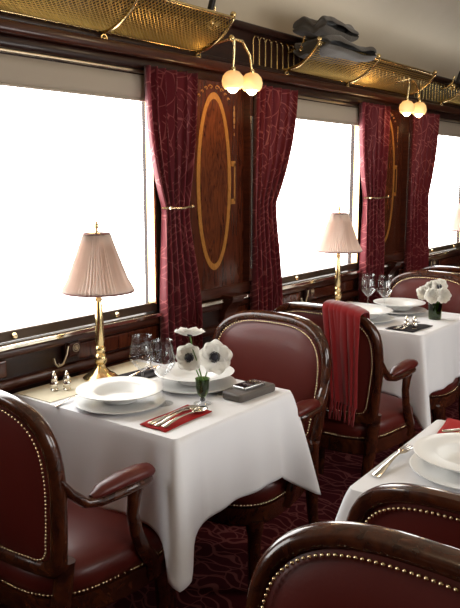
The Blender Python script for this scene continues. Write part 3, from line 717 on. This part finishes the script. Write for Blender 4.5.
def make_shaker(label):
    t = thing('shaker', (0, 0, 0), 0, label, 'salt shaker', 'silver salt and pepper shakers')
    MB().lathe([(0, 0), (.013, 0), (.0135, .003), (.010, .006), (.013, .012), (.0145, .022), (.012, .032), (.009, .036)], n=20).build('body', 'silver', t)
    MB().lathe([(.0095, .035), (.0115, .038), (.0115, .042), (.009, .052), (.005, .058), (.003, .060), (.004, .063), (0, .067)], n=20).build('cap', 'silver', t)
    return t
S = make_shaker('left silver shaker before the near lamp'); S.location = (-1.945, 1.575, TZ + .002)
gs = 'silver salt and pepper shakers'
dup(S, (-1.915, 1.605, TZ + .002), 0, 'right silver shaker before the near lamp', gs)
dup(S, (-1.425, 3.275, TZ), 0, 'left silver shaker beside the dark napkin on the second table', gs)
dup(S, (-1.390, 3.285, TZ), 0, 'right silver shaker beside the dark napkin on the second table', gs)

# ---------------------------------------------------------------- cutlery (lying along local +y, handle at y=0)
def strip(mb, prof, z=lambda y: 0, th=.0022):
    P = []
    for y, hw_ in prof:
        zz = z(y); P.append([(-hw_, y, zz), (-hw_ * .5, y, zz + th), (hw_ * .5, y, zz + th), (hw_, y, zz), (hw_ * .5, y, zz - th * .2), (-hw_ * .5, y, zz - th * .2)])
    b0 = len(mb.v); mb.grid(P, closed_v=True); n = len(P)
    mb.f.append(tuple(b0 + k for k in range(6))); mb.f.append(tuple(b0 + (n - 1) * 6 + k for k in reversed(range(6))))
def fork(loc, rz, label, s=1.0):
    t = thing('fork', loc, rz, label, 'fork', 'silver forks'); zf = lambda y: .002 + .012 * max(0, math.sin((y - .02) * 14)) * (y > .02) * (y < .24)
    m = MB(); strip(m, [(0, .007), (.004, .010), (.03, .0095), (.07, .006), (.10, .0038), (.125, .004), (.140, .011), (.155, .0125)], zf); m.build('handle', 'silver', t)
    for k in range(4):
        x = -.0105 + .007 * k; m = MB(); P = []
        m.tube([(x, y, zf(y) + .001 + .0) for y in (.152, .165, .180, .195, .203)], [.0022, .002, .002, .0018, .0008], 6); m.build('tine', 'silver', t)
    t.scale = (s, s, s); return t
def knife(loc, rz, label, s=1.0):
    t = thing('knife', loc, rz, label, 'knife', 'silver knives')
    m = MB(); strip(m, [(0, .007), (.004, .009), (.04, .0085), (.08, .0065), (.092, .006)], lambda y: .002, .005); m.build('handle', 'silver', t)
    m = MB(); strip(m, [(.090, .005), (.10, .0085), (.15, .0105), (.19, .0095), (.21, .004), (.215, .001)], lambda y: .003, .0012); m.build('blade', 'silver', t)
    t.scale = (s, s, s); return t
def spoon(loc, rz, label, s=1.0):
    t = thing('spoon', loc, rz, label, 'spoon', 'silver spoons')
    m = MB(); strip(m, [(0, .006), (.004, .0095), (.03, .009), (.07, .0055), (.10, .0038), (.135, .0035), (.142, .005)], lambda y: .002 + .009 * max(0, math.sin(y * 18)) * (y < .17)); m.build('handle', 'silver', t)
    m = MB(); P = []
    for q in range(7):
        r = q / 6; P.append([(.0195 * r * math.cos(a * PI / 12), .165 + .030 * r * math.sin(a * PI / 12), .0015 + .0085 * r ** 2) for a in range(24)])
    m.grid(P, closed_v=True); m.build('spoon_bowl', 'silver', t, solid=.001); t.scale = (s, s, s); return t
def napkin(pts, m_, label, z=TZ):
    mb = MB(); n = len(pts); N_ = 10; g = []
    (ax, ay), (bx, by), (cx, cy), (dx, dy) = pts
    P = [[(lerp(lerp(ax, bx, u / N_), lerp(dx, cx, u / N_), v / N_), lerp(lerp(ay, by, u / N_), lerp(dy, cy, u / N_), v / N_), z + .0035 + .0012 * math.sin(u * 1.1 + v * .7)) for u in range(N_ + 1)] for v in range(N_ + 1)]
    mb.grid(P); return tag(mb.build('napkin', m_, solid=.003), label, 'napkin', 'folded napkins under cutlery')
napkin([(-1.462, 1.490), (-1.362, 1.490), (-1.372, 1.715), (-1.472, 1.715)], 'rednapkin', 'red napkin under cutlery at the near table corner')
knife((-1.435, 1.50, TZ + .006), .06, 'knife on the red napkin of the near table', .98)
fork((-1.410, 1.50, TZ + .006), .04, 'fork in the middle of the red napkin on the near table', 1.0)
spoon((-1.385, 1.505, TZ + .006), .03, 'spoon on the red napkin of the near table, aisle side', 1.05)
napkin([(-1.50, 3.20), (-1.36, 3.20), (-1.345, 3.40), (-1.46, 3.40)], 'darknapkin', 'black napkin under cutlery on the second table')
knife((-1.455, 3.205, TZ + .006), .0, 'knife on the black napkin of the second table', .9)
fork((-1.425, 3.21, TZ + .006), -.05, 'fork on the black napkin of the second table', .9)
napkin([(-.735, 1.915), (-.60, 1.92), (-.62, 2.09), (-.765, 2.085)], 'rednapkin', 'bright red napkin on the right hand table')
spoon((-.70, 1.945, TZ + .006), -.75, 'spoon lying on the red napkin of the right hand table', 1.0)
fork((-.735, 1.960, TZ + .006), -1.0, 'fork lying crosswise on the red napkin of the right hand table', .9)
fork((-.745, 1.560, TZ + .001), .02, 'lone fork on the white cloth at the right hand table', 1.12)
fork((-1.800, 1.455, TZ + .001), .12, 'fork on the white cloth left of the nearest soup bowl', .7)
napkin([(-1.90, 1.80), (-1.79, 1.80), (-1.79, 1.98), (-1.90, 1.98)], 'darknapkin', 'dark napkin beside the lamp foot on the near table')
spoon((-1.845, 1.82, TZ + .006), .0, 'spoon on the dark napkin beside the near lamp', .9)
fork((-1.47, 1.865, TZ + .001), -.2, 'fork on the cloth between the anemones and the leather book', .8)

# ---------------------------------------------------------------- book and phone
bk_o = thing('leather_book', (-1.388, 1.935, TZ), -.06, 'grey brown leather bound notebook under the phone', 'book')
m = MB(); prism(m, rounded(-.043, .043, -.095, .095, .014), 0, .026); m.build('cover', 'book', bk_o, bevel=.007)
MB().box(-.0438, -.0425, -.06, .06, .010, .014).build('spine_line', 'black', bk_o, smooth=False)
ph = thing('mobile_phone', (-1.393, 1.940, TZ + .0262), -.10, 'silver edged phone with black screen lying on the notebook', 'phone')
m = MB(); prism(m, rounded(-.029, .029, -.053, .053, .007), 0, .011); m.build('body', 'chrome', ph, bevel=.002)
m = MB(); prism(m, rounded(-.025, .025, -.047, .040, .004), .011, .0118); m.build('screen', 'screen', ph, smooth=False)

# ---------------------------------------------------------------- flowers
def bloom(parent_name, c, nrm, r, label, cup=.35, petals=8, seed=0, col='petal', group='white anemones', centre=True, stem_to=None):
    rnd = random.Random(seed); t = thing(parent_name, c, 0, label, 'flower', group); nrm = Vector(nrm).normalized()
    rot = nrm.to_track_quat('Z', 'Y').to_matrix()
    for k in range(petals):
        a = 2 * PI * k / petals + rnd.uniform(-.12, .12); lay = k % 2; rr = r * rnd.uniform(.92, 1.06); P = []
        for i in range(8):
            u = i / 7; hw_ = r * .58 * math.sin(PI * min(1, .12 + u * .80)) ** .75
            rowp = []
            for j in range(7):
                v = (j - 3) / 3; x = u * rr - .10 * r * v * v * u; y = v * hw_
                z = cup * rr * u ** 1.7 + .10 * r * v * v + (.03 * r if lay else 0) + .03 * r * math.sin(v * 4 + k + u * 3)
                p = Vector((x * math.cos(a) - y * math.sin(a), x * math.sin(a) + y * math.cos(a), z)); rowp.append(rot @ p)
            P.append(rowp)
        MB().grid(P).build('petal', col, t, solid=.0006)
    if centre:
        m = MB(); m.sphere((0, 0, .006), r * .23, 14, 10, (1, 1, .8))
        for k in range(30):
            a = k * 2.4; q = r * (.26 + .05 * rnd.random()); m.tube([(0, 0, .003), (q * math.cos(a), q * math.sin(a), .008)], .0005, 4); m.sphere((q * math.cos(a), q * math.sin(a), .009), .0018, 6, 4)
        m.v = [tuple(rot @ Vector(p)) for p in m.v]; m.build('flower_centre', 'stamen', t)
    if stem_to:
        e = Vector(stem_to) - Vector(c); m = MB(); mid = e * .5 + Vector((-nrm.x, -nrm.y, 0)) * .012
        m.tube([Vector((0, 0, 0)) - nrm * .001, e * .2 - nrm * .012, mid, e * .85, e], .0023, 6); m.build('stem', 'stem', t)
    return t
def vase(loc, label, goblet=True, s=1.0):
    t = thing('flower_vase', loc, 0, label, 'vase')
    if goblet:
        MB().lathe([(0, 0), (.028, 0), (.029, .002), (.015, .005), (.007, .010)], n=28).build('foot', 'glass', t)
        MB().lathe([(.007, .009), (.009, .013), (.008, .018), (.006, .020)], n=20).build('knop', 'screen', t)
        MB().lathe([(.002, .020), (.010, .024), (.018, .036), (.021, .052), (.022, .072), (.024, .084), (.022, .082), (.019, .050), (.010, .028), (.002, .025)], n=28).build('cup', 'green_glass', t)
    else:
        MB().lathe([(0, 0), (.030, 0), (.032, .01), (.034, .05), (.036, .088), (.034, .088), (.031, .05), (.029, .01), (0, .008)], n=28).build('cup', 'green_glass', t)
    m = MB(); rnd = random.Random(3)
    for k in range(7):
        a = k * .9; m.tube([(.004 * math.cos(a), .004 * math.sin(a), .030), (.012 * math.cos(a + .5), .012 * math.sin(a + .5), .060), (.018 * math.cos(a + .8), .018 * math.sin(a + .8), .088)], [.002, .003, .0015], 6)
    m.build('cut_stems', 'stem', t); t.scale = (s, s, s)
V1 = (-1.450, 1.765, TZ); vase(V1, 'green glass goblet vase holding three anemones on the near table')
camv = Vector((0, 0, 1.47))
def toward(c, dx=0, dy=0, dz=0): return (camv - Vector(c) + Vector((dx, dy, dz))).normalized()
c = (-1.495, 1.755, .898); bloom('anemone', c, toward(c, -.2, -.2, 0), .047, 'left white anemone facing the camera in the goblet vase', .28, 8, 1, stem_to=(-1.452, 1.765, .82))
c = (-1.402, 1.765, .912); bloom('anemone', c, toward(c, .5, .2, .1), .054, 'right larger white anemone facing the camera in the goblet vase', .25, 9, 2, stem_to=(-1.448, 1.766, .82))
c = (-1.500, 1.765, .968); bloom('anemone', c, (-.22, .30, .9), .052, 'top white anemone seen edge on above the other two', .22, 8, 3, stem_to=(-1.450, 1.768, .82))
V2 = (-1.410, 3.585, TZ); vase(V2, 'dark green tumbler vase of pale flowers on the second table', False)
for i, (dx, dy, dz, lb) in enumerate(((-.052, -.01, .125, 'left pale double flower in the tumbler vase'), (-.005, -.035, .118, 'front pale double flower over the rim of the tumbler vase'), (.035, 0, .120, 'right pale double flower in the tumbler vase'), (-.028, .02, .150, 'rear pale double flower in the tumbler vase'))):
    c = (V2[0] + dx, V2[1] + dy, V2[2] + dz); bloom('ranunculus', c, toward(c, dx * 12, 0, .6), .040, lb, .95, 11, 10 + i, group='pale double flowers', centre=False, stem_to=(V2[0], V2[1], TZ + .06))
c = (V2[0] + .012, V2[1] + .01, V2[2] + .165); bloom('anemone', c, toward(c, .2, 0, 1.0), .042, 'white anemone with black centre topping the tumbler vase', .25, 8, 20, stem_to=(V2[0], V2[1], TZ + .06))

# ---------------------------------------------------------------- scarf over the third chair
def scarf():
    t = thing('scarf', (-1.530, 2.890, 0), 0, 'red wool scarf hanging over the chair back behind the anemones', 'scarf')
    xa, xb = .047, .205; nu = 60; P = []
    for i in range(nu + 1):
        u = i / nu; row = []
        for j in range(50):
            # j: from front-side hem up over the top and down the rear
            if j < 12: zz = lerp(.76, .950, j / 12); side = 1
            elif j < 19: side = 0
            else: zz = lerp(.950, .555, (j - 19) / 30); side = -1
            q = max(0, (.950 - (zz if side else .950)) / .44)
            x = lerp(xa, xb, u) + (lerp(.012, .022, u) - .055 * (u - .35)) * q * 1.0 + .004 * math.sin(u * 9 + q * 3)
            ztop = ZC + (HT - ZC) * max(0, 1 - (abs(x) / WT) ** 3.1) ** (1 / 3.1)
            fold = .007 * math.sin(u * 2 * PI * 2.2 + .6) * min(1, q * 3 + .25) + .005 * math.sin(u * 23)
            if side: z = ztop - (.950 - zz); p = bk(x, z, side * (.036 + (.012 if side < 0 else 0)) + (-abs(fold) if side < 0 else abs(fold)))
            else:
                a = PI * (j - 11.5) / 7; p0 = bk(x, ztop, 0); p = (p0[0], p0[1] + .036 * math.cos(a) - .008 * (1 - math.cos(a)) / 2, p0[2] + .009 + .010 * math.sin(a) + .4 * abs(fold) * .5)
            row.append(p)
        P.append(row)
    MB().grid(P).build('wool_cloth', 'scarf', t, solid=.006, sub=1)
    m = MB()
    for k in range(13):
        u = (k + .5) / 13; e = P[min(nu, int(u * nu))][-1]; s1_, s2_ = random.uniform(-.006, .006), random.uniform(-.012, .012)
        m.tube([(e[0], e[1], e[2] + .012), (e[0] + s1_, e[1] - .002, e[2] - .025), (e[0] + s2_ * .5, e[1] - .003, e[2] - .05), (e[0] + s2_, e[1], e[2] - .078)], [.0032, .0042, .0035, .002], 6)
    m.build('fringe', 'scarf', t)
scarf()

# heater grille on the floor under the bottom left chair
t = thing('floor_grille', (-1.72, 1.02, .004), 0, 'dark metal floor grille under the bottom left armchair', 'grille')
m = MB()
for k in range(25): m.tube([(-.25, -.18 + k * .015, .006), (.25, -.18 + k * .015, .006)], .0022, 4)
for k in range(34): m.tube([(-.25 + k * .01515, -.18, .008), (-.25 + k * .01515, .18, .008)], .0022, 4)
m.build('mesh', 'bronze', t)
MB().box(-.27, .27, -.20, -.18, 0, .012).box(-.27, .27, .18, .20, 0, .012).box(-.27, -.25, -.2, .2, 0, .012).box(.25, .27, -.2, .2, 0, .012).build('frame', 'bronze', t, smooth=False)
